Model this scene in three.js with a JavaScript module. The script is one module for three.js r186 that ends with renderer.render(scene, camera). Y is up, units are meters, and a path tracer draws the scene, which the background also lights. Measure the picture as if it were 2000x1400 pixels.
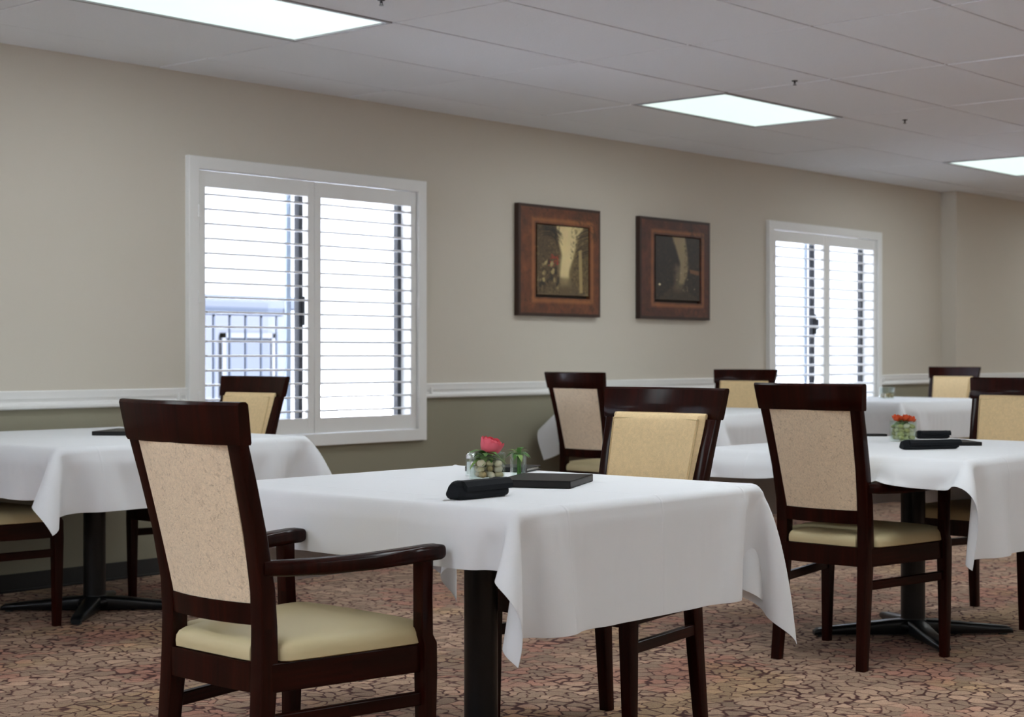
import * as THREE from 'three';
import { RoundedBoxGeometry } from 'three/addons/geometries/RoundedBoxGeometry.js';
import { mergeGeometries, mergeVertices, toCreasedNormals } from 'three/addons/utils/BufferGeometryUtils.js';
import { RectAreaLightUniformsLib } from 'three/addons/lights/RectAreaLightUniformsLib.js';

// ---------------------------------------------------------------- camera, sky, lights, exposure
const scene = new THREE.Scene();
const camera = new THREE.PerspectiveCamera(24.63, 2000 / 1400, 0.1, 120);
const EYE = new THREE.Vector3(0, 1.10, 6.766);
camera.position.copy(EYE);
{
  const turn = THREE.MathUtils.degToRad(48.46), dip = Math.atan(8 / 3206);
  camera.lookAt(EYE.x + Math.sin(turn), EYE.y - Math.tan(dip), EYE.z - Math.cos(turn));
}
camera.focus = 4.4; camera.userData.fStop = 6.3;
const renderer = new THREE.WebGLRenderer({ antialias: true });
renderer.toneMapping = THREE.LinearToneMapping;
renderer.toneMappingExposure = 1.72;
renderer.shadowMap.enabled = true;
RectAreaLightUniformsLib.init();

scene.background = new THREE.Color().setRGB(0.84, 0.93, 1.10);     // a bright, even, overcast sky
scene.backgroundIntensity = 1.7;
// the sun stands behind the house: it never enters these windows but lies on the ground outside, which shines up on to the ceiling
const sun = new THREE.DirectionalLight(new THREE.Color().setRGB(0.91, 0.96, 1.09), 72); sun.name = 'sun';
sun.position.set(14, 24, 22); sun.target.position.set(5, 0, -3); scene.add(sun, sun.target); sun.castShadow = true; sun.shadow.radius = 1; sun.shadow.mapSize.set(2048, 2048);
Object.assign(sun.shadow.camera, { left: -40, right: 40, top: 40, bottom: -40, near: 1, far: 90 });
const LAMP = new THREE.Color().setRGB(0.92, 0.99, 1.03), LAMP_POWER = 5.4, LAMP_DIMMED = 3.2, LAMP_GLOW = 0.55;   // the row by the windows is dimmed in daylight

// ---------------------------------------------------------------- helpers
let seed = 7;
const rnd = () => { seed |= 0; seed = seed + 0x6D2B79F5 | 0; let t = Math.imul(seed ^ seed >>> 15, 1 | seed); t = t + Math.imul(t ^ t >>> 7, 61 | t) ^ t; return ((t ^ t >>> 14) >>> 0) / 4294967296; };
const rr = (a, b) => a + (b - a) * rnd();
const clamp = (v, a, b) => Math.min(b, Math.max(a, v)), mix = (a, b, t) => a + (b - a) * t, smooth = (a, b, v) => { const t = clamp((v - a) / (b - a), 0, 1); return t * t * (3 - 2 * t); };
const lin = (r, g, b) => new THREE.Color().setRGB(r, g, b);

const taken = {};
function numbered(name) { const n = taken[name] = (taken[name] ?? -1) + 1; return n ? name + '_' + String(n).padStart(3, '0') : name; }
function shade(o) { o.traverse((m) => { if (m.isMesh) { m.castShadow = true; m.receiveShadow = true; } }); return o; }
function tag(o, label, category, group, kind) {
  if (label) o.userData.label = label;
  if (category) o.userData.category = category;
  if (group) o.userData.group = group;
  if (kind) o.userData.kind = kind;
  return o;
}
function base(name, [x, y, z] = [0, 0, 0], turn = 0) { const g = new THREE.Group(); g.name = numbered(name); g.position.set(x, y, z); g.rotation.y = turn; scene.add(g); return g; }
function part(parent, name, geometry, material, label) { const m = new THREE.Mesh(geometry, material); m.name = name; m.castShadow = m.receiveShadow = true; parent.add(m); if (label) m.userData.label = label; return m; }
function struct(name, geometry, material, parent) { const m = new THREE.Mesh(geometry, material); m.name = name; m.castShadow = m.receiveShadow = true; (parent ?? scene).add(m); m.userData.kind = 'structure'; return m; }
function copyOf(o, label, [x, y, z], turn = 0) { const c = o.clone(); c.name = numbered(o.name.replace(/_\d{3}$/, '')); c.userData = { ...o.userData, label }; c.position.set(x, y, z); c.rotation.y = turn; scene.add(c); return c; }

const plain = (g) => { const r = g.index ? g.toNonIndexed() : g; for (const k of Object.keys(r.attributes)) if (!['position', 'normal', 'uv'].includes(k)) r.deleteAttribute(k); return r; };
const join = (list) => list.length === 1 ? list[0] : mergeGeometries(list.map(plain));
// uv in metres, taken from the face's main direction
function metreUV(geometry, along) {
  const g = geometry.index ? geometry.toNonIndexed() : geometry, p = g.attributes.position, n = p.count, uv = new Float32Array(n * 2);
  const a = new THREE.Vector3(), b = new THREE.Vector3(), c = new THREE.Vector3();
  for (let i = 0; i < n; i += 3) {
    a.fromBufferAttribute(p, i); b.fromBufferAttribute(p, i + 1).sub(a); c.fromBufferAttribute(p, i + 2).sub(a);
    b.cross(c); const ax = Math.abs(b.x), ay = Math.abs(b.y), az = Math.abs(b.z);
    for (let k = i; k < i + 3; k++) {
      const x = p.getX(k), y = p.getY(k), z = p.getZ(k);
      let u, v;
      if (ay >= ax && ay >= az) { u = x; v = z; } else if (ax >= az) { u = z; v = y; } else { u = x; v = y; }
      if (along === 'x' && ax < Math.max(ay, az)) [u, v] = [v, u];
      uv[k * 2] = u; uv[k * 2 + 1] = v;
    }
  }
  g.setAttribute('uv', new THREE.BufferAttribute(uv, 2));
  return g;
}
function box(x0, x1, y0, y1, z0, z1, r = 0) {
  const w = x1 - x0, h = y1 - y0, d = z1 - z0;
  const g = r > 0 ? new RoundedBoxGeometry(w, h, d, 2, Math.min(r, w / 2.01, h / 2.01, d / 2.01)) : new THREE.BoxGeometry(w, h, d);
  g.translate((x0 + x1) / 2, (y0 + y1) / 2, (z0 + z1) / 2);
  return metreUV(g);
}
// rings of points joined into a closed skin with end caps
function rings(list, crease = 0.6) {
  const n = list[0].length, pos = [], idx = [];
  for (const ring of list) for (const q of ring) pos.push(...q);
  for (let j = 0; j + 1 < list.length; j++) for (let i = 0; i < n; i++) {
    const a = j * n + i, b = j * n + (i + 1) % n, c = a + n, d = b + n;
    idx.push(a, c, b, b, c, d);
  }
  for (const [j, flip] of [[0, false], [list.length - 1, true]]) {
    const m = [0, 1, 2].map((k) => list[j].reduce((s, q) => s + q[k], 0) / n), at = pos.length / 3;
    pos.push(...m);
    for (let i = 0; i < n; i++) { const a = j * n + i, b = j * n + (i + 1) % n; flip ? idx.push(at, b, a) : idx.push(at, a, b); }
  }
  const g = new THREE.BufferGeometry();
  g.setAttribute('position', new THREE.Float32BufferAttribute(pos, 3)); g.setIndex(idx);
  // make sure faces look outwards
  let vol = 0; const A = new THREE.Vector3(), B = new THREE.Vector3(), C = new THREE.Vector3();
  for (let i = 0; i < idx.length; i += 3) { A.fromArray(pos, idx[i] * 3); B.fromArray(pos, idx[i + 1] * 3); C.fromArray(pos, idx[i + 2] * 3); vol += A.dot(B.cross(C)); }
  if (vol < 0) { for (let i = 0; i < idx.length; i += 3) { const t = idx[i + 1]; idx[i + 1] = idx[i + 2]; idx[i + 2] = t; } g.setIndex(idx); }
  return metreUV(toCreasedNormals(g, crease));
}
// rounded rectangle outline (half sizes a, b, corner r) as [u, v] pairs
function rrect(a, b, r, k = 3) {
  r = Math.min(r, a * 0.98, b * 0.98); const o = [];
  for (const [sx, sy, t0] of [[1, 1, 0], [-1, 1, 90], [-1, -1, 180], [1, -1, 270]]) for (let i = 0; i <= k; i++) {
    const t = (t0 + 90 * i / k) * Math.PI / 180; o.push([sx * (a - r) + r * Math.cos(t), sy * (b - r) + r * Math.sin(t)]);
  }
  return o;
}
// upright member: stations [y, x, z, width x, width z]
const upright = (st, r = 0.006) => rings(st.map(([y, x, z, wx, wz]) => rrect(wx / 2, wz / 2, r).map(([u, v]) => [x + u, y, z + v])), 0.5);
// lying member along x: stations [x, y, z, height, width z]
const lying = (st, r = 0.008) => rings(st.map(([x, y, z, h, w]) => rrect(h / 2, w / 2, r).map(([u, v]) => [x, y + u, z + v])), 0.6);
function bar(p, q, w, h, r = 0.004) {        // straight bar from p to q, w across, h high
  const a = new THREE.Vector3(...p), b = new THREE.Vector3(...q), L = a.distanceTo(b);
  const g = new RoundedBoxGeometry(L, h, w, 2, Math.min(r, w / 2.1, h / 2.1));
  metreUV(g, 'x');
  const gg = metreUV(g, 'x');
  gg.applyMatrix4(new THREE.Matrix4().compose(a.clone().add(b).multiplyScalar(0.5), new THREE.Quaternion().setFromUnitVectors(new THREE.Vector3(1, 0, 0), b.clone().sub(a).normalize()), new THREE.Vector3(1, 1, 1)));
  return gg;
}

// ---------------------------------------------------------------- procedural textures
const hash = (x, y, s) => { let h = Math.imul(x | 0, 374761393) + Math.imul(y | 0, 668265263) + Math.imul(s | 0, 2147483647 ^ 0x5bd1e995); h = Math.imul(h ^ h >>> 13, 1274126177); return ((h ^ h >>> 16) >>> 0) / 4294967296; };
function vnoise(x, y, per, s) {            // tiling value noise
  const xi = Math.floor(x), yi = Math.floor(y), fx = x - xi, fy = y - yi, u = fx * fx * (3 - 2 * fx), v = fy * fy * (3 - 2 * fy), w = (a) => ((a % per) + per) % per;
  return mix(mix(hash(w(xi), w(yi), s), hash(w(xi + 1), w(yi), s), u), mix(hash(w(xi), w(yi + 1), s), hash(w(xi + 1), w(yi + 1), s), u), v);
}
function texture(n, m, fn, srgb, rx = 1, ry = 1) {
  const d = new Uint8Array(n * m * 4);
  for (let j = 0; j < m; j++) for (let i = 0; i < n; i++) { const c = fn(i / n, j / m, i, j), k = (j * n + i) * 4; d[k] = clamp(c[0], 0, 255); d[k + 1] = clamp(c[1], 0, 255); d[k + 2] = clamp(c[2], 0, 255); d[k + 3] = 255; }
  const t = new THREE.DataTexture(d, n, m); t.magFilter = THREE.LinearFilter; t.minFilter = THREE.LinearMipmapLinearFilter; t.generateMipmaps = true;
  t.wrapS = t.wrapT = THREE.RepeatWrapping; t.repeat.set(rx, ry); if (srgb) t.colorSpace = THREE.SRGBColorSpace; t.needsUpdate = true; return t;
}
// carpet: irregular pebbles with dark seams, tan with reddish and golden areas; one repeat is 2.4 m
const CARPET_M = 2.4, CN = 1536, CELLS = 42;
const carpetField = (() => {
  const cell = new Float32Array(CN * CN), edge = new Float32Array(CN * CN);
  const W = (a) => ((a % CELLS) + CELLS) % CELLS;
  for (let j = 0; j < CN; j++) for (let i = 0; i < CN; i++) {
    const u = i / CN, v = j / CN;
    const x = u * CELLS + 0.9 * (vnoise(u * 26, v * 26, 26, 1) - 0.5) + 0.5 * (vnoise(u * 90, v * 90, 90, 2) - 0.5), y = v * CELLS + 0.9 * (vnoise(u * 26, v * 26, 26, 3) - 0.5) + 0.5 * (vnoise(u * 90, v * 90, 90, 4) - 0.5);
    const xi = Math.floor(x), yi = Math.floor(y); let f1 = 9, f2 = 9, id = 0;
    for (let b = -1; b <= 1; b++) for (let a = -1; a <= 1; a++) {
      const cx = W(xi + a), cy = W(yi + b), dx = xi + a + 0.1 + 0.8 * hash(cx, cy, 5) - x, dy = yi + b + 0.1 + 0.8 * hash(cx, cy, 6) - y, d = Math.sqrt(dx * dx + dy * dy);
      if (d < f1) { f2 = f1; f1 = d; id = hash(cx, cy, 7); } else if (d < f2) f2 = d;
    }
    cell[j * CN + i] = id; edge[j * CN + i] = f2 - f1;
  }
  return { cell, edge };
})();
const seamOf = (i, j, u, v) => { const wide = 0.42 * vnoise(u * 38, v * 38, 38, 9) * vnoise(u * 13, v * 13, 13, 10) - 0.02; return smooth(wide * 0.5 - 0.03, wide * 0.5 + 0.13, carpetField.edge[j * CN + i]); };
const carpetMap = texture(CN, CN, (u, v, i, j) => {
  const s = seamOf(i, j, u, v), id = carpetField.cell[j * CN + i], big = vnoise(u * 5, v * 5, 5, 11), red = smooth(0.52, 0.75, vnoise(u * 7, v * 7, 7, 12) * 0.7 + 0.3 * id), gold = smooth(0.6, 0.85, vnoise(u * 9, v * 9, 9, 13)), fine = 0.82 + 0.36 * hash(i, j, 14);
  const tone = (0.84 + 0.3 * id) * (0.9 + 0.2 * big) * fine;
  let r = 163 * tone, g = 135 * tone, b = 113 * tone;
  r = mix(r, 142 * tone, red * 0.6); g = mix(g, 90 * tone, red * 0.6); b = mix(b, 76 * tone, red * 0.6);
  r = mix(r, 165 * tone, gold * 0.5); g = mix(g, 135 * tone, gold * 0.5); b = mix(b, 96 * tone, gold * 0.5);
  const dr = 66 * fine, dg = 30 * fine, db = 24 * fine;
  return [mix(dr, r, s), mix(dg, g, s), mix(db, b, s)];
}, true, 1 / CARPET_M, 1 / CARPET_M);
const carpetBump = texture(CN, CN, (u, v, i, j) => { const h = 255 * (0.15 + 0.6 * seamOf(i, j, u, v) + 0.25 * hash(i, j, 15)); return [h, h, h]; }, false, 1 / CARPET_M, 1 / CARPET_M);
// dark stained wood, grain along v; a repeat is 0.5 m
const woodMap = texture(512, 512, (u, v) => {
  const g = 0.72 + 0.3 * vnoise(u * 64 + 3 * vnoise(u * 4, v * 3, 12, 20), v * 4, 64, 21) + 0.28 * (vnoise(u * 16, v * 2, 16, 22) - 0.5);
  return [70 * g, 38 * g, 30 * g];
}, true, 2, 2);
// woven backing with small squiggles; a repeat is 0.25 m
const squiggle = (u, v) => { const a = vnoise(u * 56 + 1.6 * vnoise(u * 28, v * 28, 28, 31), v * 44 + 1.6 * vnoise(u * 28, v * 28, 28, 32), 56 * 44, 33); return smooth(0.05, 0.0, Math.abs(a - 0.5) - 0.03) * (0.25 + 0.5 * vnoise(u * 40, v * 40, 40, 34)); };
const backingMap = texture(512, 512, (u, v, i, j) => { const n = 0.93 + 0.12 * hash(i >> 1, j >> 1, 35) + 0.06 * vnoise(u * 60, v * 60, 60, 36), s = squiggle(u, v); return [mix(226, 190, s) * n, mix(206, 168, s) * n, mix(178, 142, s) * n]; }, true, 4, 4);
const backingBump = texture(512, 512, (u, v, i, j) => { const h = 150 + 60 * hash(i >> 1, j >> 1, 37) - 90 * squiggle(u, v); return [h, h, h]; }, false, 4, 4);
const weaveMap = texture(256, 256, (u, v, i, j) => { const n = 0.95 + 0.07 * hash(i >> 1, j >> 1, 38) + 0.05 * vnoise(u * 24, v * 24, 24, 39); return [218 * n, 191 * n, 146 * n]; }, true, 5, 5);
const tileBump = texture(512, 512, (u, v, i, j) => { const h = 180 + 40 * vnoise(u * 120, v * 120, 120, 40) - 120 * smooth(0.72, 0.85, vnoise(u * 60, v * 60, 60, 41)); return [h, h, h]; }, false, 2, 2);
const paintBump = texture(512, 512, (u, v) => { const h = 128 + 60 * (vnoise(u * 90, v * 90, 90, 42) - 0.5) + 50 * (vnoise(u * 30, v * 30, 30, 43) - 0.5); return [h, h, h]; }, false, 1.5, 1.5);

// ---------------------------------------------------------------- materials
const M = {
  carpet: new THREE.MeshStandardMaterial({ map: carpetMap, bumpMap: carpetBump, bumpScale: 0.004, roughness: 1 }),
  wallUpper: new THREE.MeshStandardMaterial({ color: lin(0.60, 0.555, 0.475), roughness: 0.75, bumpMap: paintBump, bumpScale: 0.0006 }),
  wallLower: new THREE.MeshStandardMaterial({ color: lin(0.27, 0.25, 0.18), roughness: 0.7, bumpMap: paintBump, bumpScale: 0.0006 }),
  trim: new THREE.MeshStandardMaterial({ color: lin(0.80, 0.80, 0.78), roughness: 0.4 }),
  louver: new THREE.MeshStandardMaterial({ color: lin(0.70, 0.70, 0.70), roughness: 0.4 }),
  ceiling: new THREE.MeshStandardMaterial({ color: lin(0.82, 0.85, 0.885), roughness: 0.95, bumpMap: tileBump, bumpScale: 0.001 }),
  grid: new THREE.MeshStandardMaterial({ color: lin(0.72, 0.72, 0.71), roughness: 0.5 }),
  rubber: new THREE.MeshStandardMaterial({ color: lin(0.012, 0.011, 0.010), roughness: 0.6 }),
  wood: new THREE.MeshPhysicalMaterial({ map: woodMap, color: lin(0.34, 0.115, 0.055), roughness: 0.5, specularIntensity: 0.06, clearcoat: 0.30, clearcoatRoughness: 0.14 }),
  backing: new THREE.MeshStandardMaterial({ map: backingMap, bumpMap: backingBump, bumpScale: 0.0012, roughness: 0.95 }),
  vinyl: new THREE.MeshStandardMaterial({ color: lin(0.57, 0.48, 0.275), roughness: 0.55 }),
  padFront: new THREE.MeshStandardMaterial({ map: weaveMap, roughness: 0.85 }),
  piping: new THREE.MeshStandardMaterial({ color: lin(0.58, 0.43, 0.22), roughness: 0.7 }),
  blackMetal: new THREE.MeshPhysicalMaterial({ color: lin(0.003, 0.0035, 0.0045), roughness: 0.4, specularIntensity: 0.5, clearcoat: 0.25, clearcoatRoughness: 0.2 }),
  tableWood: new THREE.MeshStandardMaterial({ color: lin(0.05, 0.03, 0.02), roughness: 0.6 }),
  bronze: new THREE.MeshStandardMaterial({ color: lin(0.012, 0.013, 0.016), roughness: 0.5 }),
  sashPale: new THREE.MeshStandardMaterial({ color: lin(0.30, 0.36, 0.45), roughness: 0.5 }),
  pane: new THREE.MeshPhysicalMaterial({ color: 0xffffff, roughness: 0, transmission: 1, thickness: 0, ior: 1.45 }),
  napkin: new THREE.MeshPhysicalMaterial({ specularIntensity: 0.4, color: lin(0.010, 0.0115, 0.014), roughness: 0.9 }),
  menu: new THREE.MeshPhysicalMaterial({ color: lin(0.006, 0.0055, 0.005), specularIntensity: 0.6, roughness: 0.45 }),
  paper: new THREE.MeshStandardMaterial({ color: lin(0.7, 0.7, 0.66), roughness: 0.9 }),
  glass: new THREE.MeshPhysicalMaterial({ color: lin(0.93, 0.965, 0.95), roughness: 0, transmission: 1, thickness: 0, ior: 1.45 }),
  pebble: [[0.50, 0.40, 0.24], [0.62, 0.53, 0.38], [0.36, 0.26, 0.12], [0.55, 0.47, 0.36]].map((c) => new THREE.MeshStandardMaterial({ color: lin(...c), roughness: 0.6 })),
  pebbleGreen: [[0.34, 0.36, 0.14], [0.46, 0.47, 0.26], [0.24, 0.25, 0.09], [0.55, 0.55, 0.40]].map((c) => new THREE.MeshStandardMaterial({ color: lin(...c), roughness: 0.6 })),
  leaf: new THREE.MeshStandardMaterial({ color: lin(0.07, 0.19, 0.03), roughness: 0.6, side: THREE.DoubleSide }),
  leafPale: new THREE.MeshStandardMaterial({ color: lin(0.17, 0.30, 0.05), roughness: 0.6, side: THREE.DoubleSide }),
  pink: new THREE.MeshStandardMaterial({ color: lin(0.80, 0.13, 0.18), roughness: 0.7, side: THREE.DoubleSide }),
  orange: new THREE.MeshStandardMaterial({ color: lin(0.62, 0.075, 0.012), roughness: 0.7, side: THREE.DoubleSide }),
  salt: new THREE.MeshStandardMaterial({ color: lin(0.8, 0.8, 0.8), roughness: 0.8 }),
  pepper: new THREE.MeshStandardMaterial({ color: lin(0.08, 0.07, 0.06), roughness: 0.9 }),
  steel: new THREE.MeshStandardMaterial({ color: lin(0.75, 0.75, 0.76), metalness: 1, roughness: 0.3 }),
  lampTrim: new THREE.MeshStandardMaterial({ color: lin(0.35, 0.35, 0.36), roughness: 0.5 }),
  diffuser: new THREE.MeshStandardMaterial({ color: lin(0.5, 0.5, 0.5), roughness: 0.6, emissive: lin(0.82, 0.98, 0.94), emissiveIntensity: LAMP_GLOW }),
  concrete: new THREE.MeshStandardMaterial({ color: lin(0.55, 0.56, 0.58), roughness: 0.95 }),
  renderWall: new THREE.MeshPhysicalMaterial({ specularIntensity: 0, color: lin(0.026, 0.028, 0.033), roughness: 0.95 }),
  railing: new THREE.MeshPhysicalMaterial({ specularIntensity: 0, color: lin(0.015, 0.018, 0.024), roughness: 0.6 }),
  windowTrim: new THREE.MeshPhysicalMaterial({ specularIntensity: 0, color: lin(0.034, 0.036, 0.040), roughness: 0.8 }),
  roof: new THREE.MeshPhysicalMaterial({ specularIntensity: 0, color: lin(0.022, 0.0245, 0.030), roughness: 0.9 }),
};

// ---------------------------------------------------------------- the room shell
const X0 = -5, X1 = 17, Z1 = 10.5, HC = 2.53, RAIL = 0.87;
const WIN = [['window_1', 5.137], ['window_2', 10.52], ['window_3', -0.243]];   // window_3 stands left of the picture: its cool light lies on the cloths
const WW = 1.713, WB = 0.60, WT = 2.111;
struct('floor', box(X0, X1, -0.12, 0, 0, Z1), M.carpet);
{
  const upper = [], lower = [], open = WIN.map(([, x]) => [x + 0.06, x + WW - 0.06]).sort((a, b) => a[0] - b[0]), Y0 = WB + 0.06, Y1 = WT - 0.06;
  let at = X0;
  for (const [a, b] of [...open, [X1, X1]]) {
    upper.push(box(at, a, RAIL, HC + 0.2, -0.2, 0)); lower.push(box(at, a, 0, RAIL, -0.2, 0));
    if (b > a) { upper.push(box(a, b, Y1, HC + 0.2, -0.2, 0)); lower.push(box(a, b, 0, Y0, -0.2, 0)); }
    at = b;
  }
  const w = base('wall_back'); w.userData.kind = 'structure';
  part(w, 'upper_wall', join(upper), M.wallUpper, 'greige painted wall above the chair rail');
  part(w, 'lower_wall', join(lower), M.wallLower, 'darker olive painted wall below the chair rail');
}
struct('wall_left', join([box(X0 - 0.15, X0, 0, 0.7, -0.2, Z1), box(X0 - 0.15, X0, 2.2, HC + 0.2, -0.2, Z1), box(X0 - 0.15, X0, 0.7, 2.2, -0.2, 1.2), box(X0 - 0.15, X0, 0.7, 2.2, 5.6, Z1)]), M.wallUpper);
{ // a broad plain window in the left wall, outside the picture: the tables' left sides are lit by its cool light
  const w = base('window_4'); w.userData.kind = 'structure';
  const f = (y0, y1, z0, z1) => box(X0 - 0.10, X0 - 0.04, y0, y1, z0, z1, 0.004);
  part(w, 'frame', join([f(0.7, 0.75, 1.2, 5.6), f(2.15, 2.2, 1.2, 5.6), ...[1.2, 2.64, 4.1, 5.55].map((z) => f(0.7, 2.2, z, z + 0.05))]), M.trim);
  for (const z of [1.25, 2.69, 4.15]) part(w, 'pane', box(X0 - 0.075, X0 - 0.07, 0.75, 2.15, z, z + 1.4), M.pane);
}
struct('wall_right', box(X1, X1 + 0.15, 0, HC + 0.2, -0.2, Z1), M.wallUpper);
struct('wall_front', box(X0 - 0.15, X1 + 0.15, 0, HC + 0.2, Z1, Z1 + 0.15), M.wallUpper);
{
  const p = base('wall_pilaster'); p.userData.kind = 'structure';
  part(p, 'upper_wall', box(13.34, X1, RAIL, HC - 0.001, 0, 0.147), M.wallUpper); part(p, 'lower_wall', box(13.34, X1, 0, RAIL, 0, 0.147), M.wallLower);
}
struct('baseboard_back', join([box(X0, 13.34, 0, 0.085, 0, 0.008, 0.003), box(X0, 13.34, 0, 0.012, 0, 0.018, 0.004), box(13.335, X1, 0, 0.085, 0.147, 0.155, 0.003)]), M.rubber);
// chair rail: a flat top board and a bead below, the ends returned
{
  const profile = [[0, 0.931], [0.014, 0.931], [0.018, 0.925], [0.016, 0.906], [0.016, 0.893], [0.010, 0.884], [0.008, 0.877], [0.012, 0.871], [0.024, 0.868], [0.028, 0.860], [0.026, 0.849], [0.018, 0.843], [0, 0.843]];
  const rail = (a, b, z = 0) => {
    const s = new THREE.Shape(profile.map(([o, y]) => new THREE.Vector2(o, y))), g = new THREE.ExtrudeGeometry(s, { depth: b - a, bevelEnabled: false, steps: 1 });
    g.rotateY(Math.PI / 2); g.scale(1, 1, -1); g.translate(a, 0, z);
    const ix = g.index ? g.toNonIndexed() : g, p = ix.attributes.position.array;      // mirrored: turn the faces round
    for (let i = 0; i < p.length; i += 9) for (let k = 0; k < 3; k++) { const t = p[i + 3 + k]; p[i + 3 + k] = p[i + 6 + k]; p[i + 6 + k] = t; }
    ix.deleteAttribute('normal'); ix.computeVertexNormals();
    return metreUV(toCreasedNormals(ix, 0.5));
  };
  const stop = (x, s) => join([box(Math.min(x, x + s * 0.012), Math.max(x, x + s * 0.012), 0.845, 0.929, 0, 0.020, 0.003), box(Math.min(x + s * 0.045, x + s * 0.06), Math.max(x + s * 0.045, x + s * 0.06), 0.848, 0.905, 0, 0.026, 0.004)]);
  const sections = [[X0, WIN[2][1]], [WIN[2][1] + WW, WIN[0][1]], [WIN[0][1] + WW, WIN[1][1]], [WIN[1][1] + WW, 13.34]];
  sections.forEach(([a, b], i) => struct('trim_' + (i + 1), join([rail(a, b), ...(i ? [stop(a, 1)] : []), ...(i < 3 ? [stop(b, -1)] : [])]), M.trim));
  struct('trim_5', rail(13.34, X1, 0.147), M.trim);
}

// ---------------------------------------------------------------- suspended ceiling: tiles in a grid of bars
const GX = 3.70, CX = 1.265, GZ = 0.39, CZ = 0.65, TILE_Y = HC;
const lampCells = new Set();
{
  for (const kz of [2, 6, 10, 14]) for (let kx = -6; kx <= 9; kx += 3) lampCells.add(kx + ',' + kz);   // one tile of three along a row holds a lamp
  const c = base('ceiling'); c.userData.kind = 'structure';
  const full = box(-CX / 2 + 0.006, CX / 2 - 0.006, 0, 0.016, -CZ / 2 + 0.006, CZ / 2 - 0.006, 0.0025), cut = box(-CX / 2 + 0.006, CX / 2 - 0.006, 0, 0.016, -GZ / 2 + 0.006, GZ / 2 - 0.006, 0.0025), far = [];
  for (let kz = 0; kz <= 16; kz++) for (let kx = -7; kx <= 10; kx++) {
    if (lampCells.has(kx + ',' + kz)) continue;
    const x = GX + (kx + 0.5) * CX, z = kz === 0 ? GZ / 2 : GZ + (kz - 0.5) * CZ;
    if (x > X1 - 0.2 || x < X0 + 0.2 || z > Z1) continue;
    const g = kz === 0 ? cut : full, seen = kx >= -1 && kx <= 8 && kz <= 7;
    if (seen) { const t = part(c, 'ceiling_tile', g, M.ceiling); t.position.set(x, TILE_Y + rr(-0.0015, 0.0015), z); t.rotation.z = rr(-0.001, 0.001); } else far.push(g.clone().translate(x, TILE_Y, z));
  }
  tag(part(c, 'ceiling_tile', join(far), M.ceiling), null, null, null, 'stuff');
  for (let kz = 0; kz <= 15; kz++) part(c, 'grid_bar', box(X0, X1, TILE_Y + 0.012, TILE_Y + 0.03, GZ + kz * CZ - 0.006, GZ + kz * CZ + 0.006), M.grid);
  for (let kx = -6; kx <= 10; kx++) part(c, 'grid_bar', box(GX + kx * CX - 0.006, GX + kx * CX + 0.006, TILE_Y + 0.0125, TILE_Y + 0.0295, 0.0, Z1), M.grid);
  part(c, 'wall_angle', box(X0, 13.34, TILE_Y + 0.001, TILE_Y + 0.012, 0, 0.012), M.grid);
  struct('ceiling_deck', box(X0 - 0.15, X1 + 0.15, HC + 0.2, HC + 0.3, -0.2, Z1 + 0.15), M.ceiling);
}
// recessed light panels
{
  const frame = join([box(-CX / 2 + 0.006, CX / 2 - 0.006, -0.004, 0.02, -CZ / 2 + 0.006, -CZ / 2 + 0.026, 0.002), box(-CX / 2 + 0.006, CX / 2 - 0.006, -0.004, 0.02, CZ / 2 - 0.026, CZ / 2 - 0.006, 0.002),
    box(-CX / 2 + 0.006, -CX / 2 + 0.026, -0.004, 0.02, -CZ / 2 + 0.02, CZ / 2 - 0.02, 0.002), box(CX / 2 - 0.026, CX / 2 - 0.006, -0.004, 0.02, -CZ / 2 + 0.02, CZ / 2 - 0.02, 0.002)]);
  const housing = box(-CX / 2 + 0.01, CX / 2 - 0.01, 0.022, 0.11, -CZ / 2 + 0.01, CZ / 2 - 0.01), glow = box(-CX / 2 + 0.024, CX / 2 - 0.024, 0.003, 0.010, -CZ / 2 + 0.024, CZ / 2 - 0.024);
  const say = { '0,2': 'large glowing ceiling light panel above the left window, cut by the top of the picture', '3,2': 'glowing ceiling light panel above the two framed pictures', '6,2': 'glowing ceiling light panel at the right end, above the far right table' };
  for (const cell of lampCells) {
    const [kx, kz] = cell.split(',').map(Number), x = GX + (kx + 0.5) * CX, z = GZ + (kz - 0.5) * CZ;
    if (x < X0 || x > X1) continue;
    const t = tag(base('ceiling_light', [x, TILE_Y, z]), say[cell] ?? `${['first', 'second', 'third', 'fourth', 'fifth', 'sixth'][(kx + 6) / 3]} ceiling light panel from the left wall in the ${{ 2: 'row along the windows', 6: 'row over the front tables', 10: 'row over the camera', 14: 'row behind the camera' }[kz]}`, 'light', 'recessed ceiling light panels');
    part(t, 'frame', frame, M.lampTrim); part(t, 'housing', housing, M.grid); part(t, 'diffuser', glow, M.diffuser, 'glowing white diffuser');
    const l = new THREE.RectAreaLight(LAMP, kz === 2 ? LAMP_DIMMED : LAMP_POWER, CX - 0.05, CZ - 0.05); l.position.set(x, TILE_Y - 0.006, z); l.lookAt(x, 0, z); l.name = 'panel_lamp'; l.castShadow = true; scene.add(l);
  }
}
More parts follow.
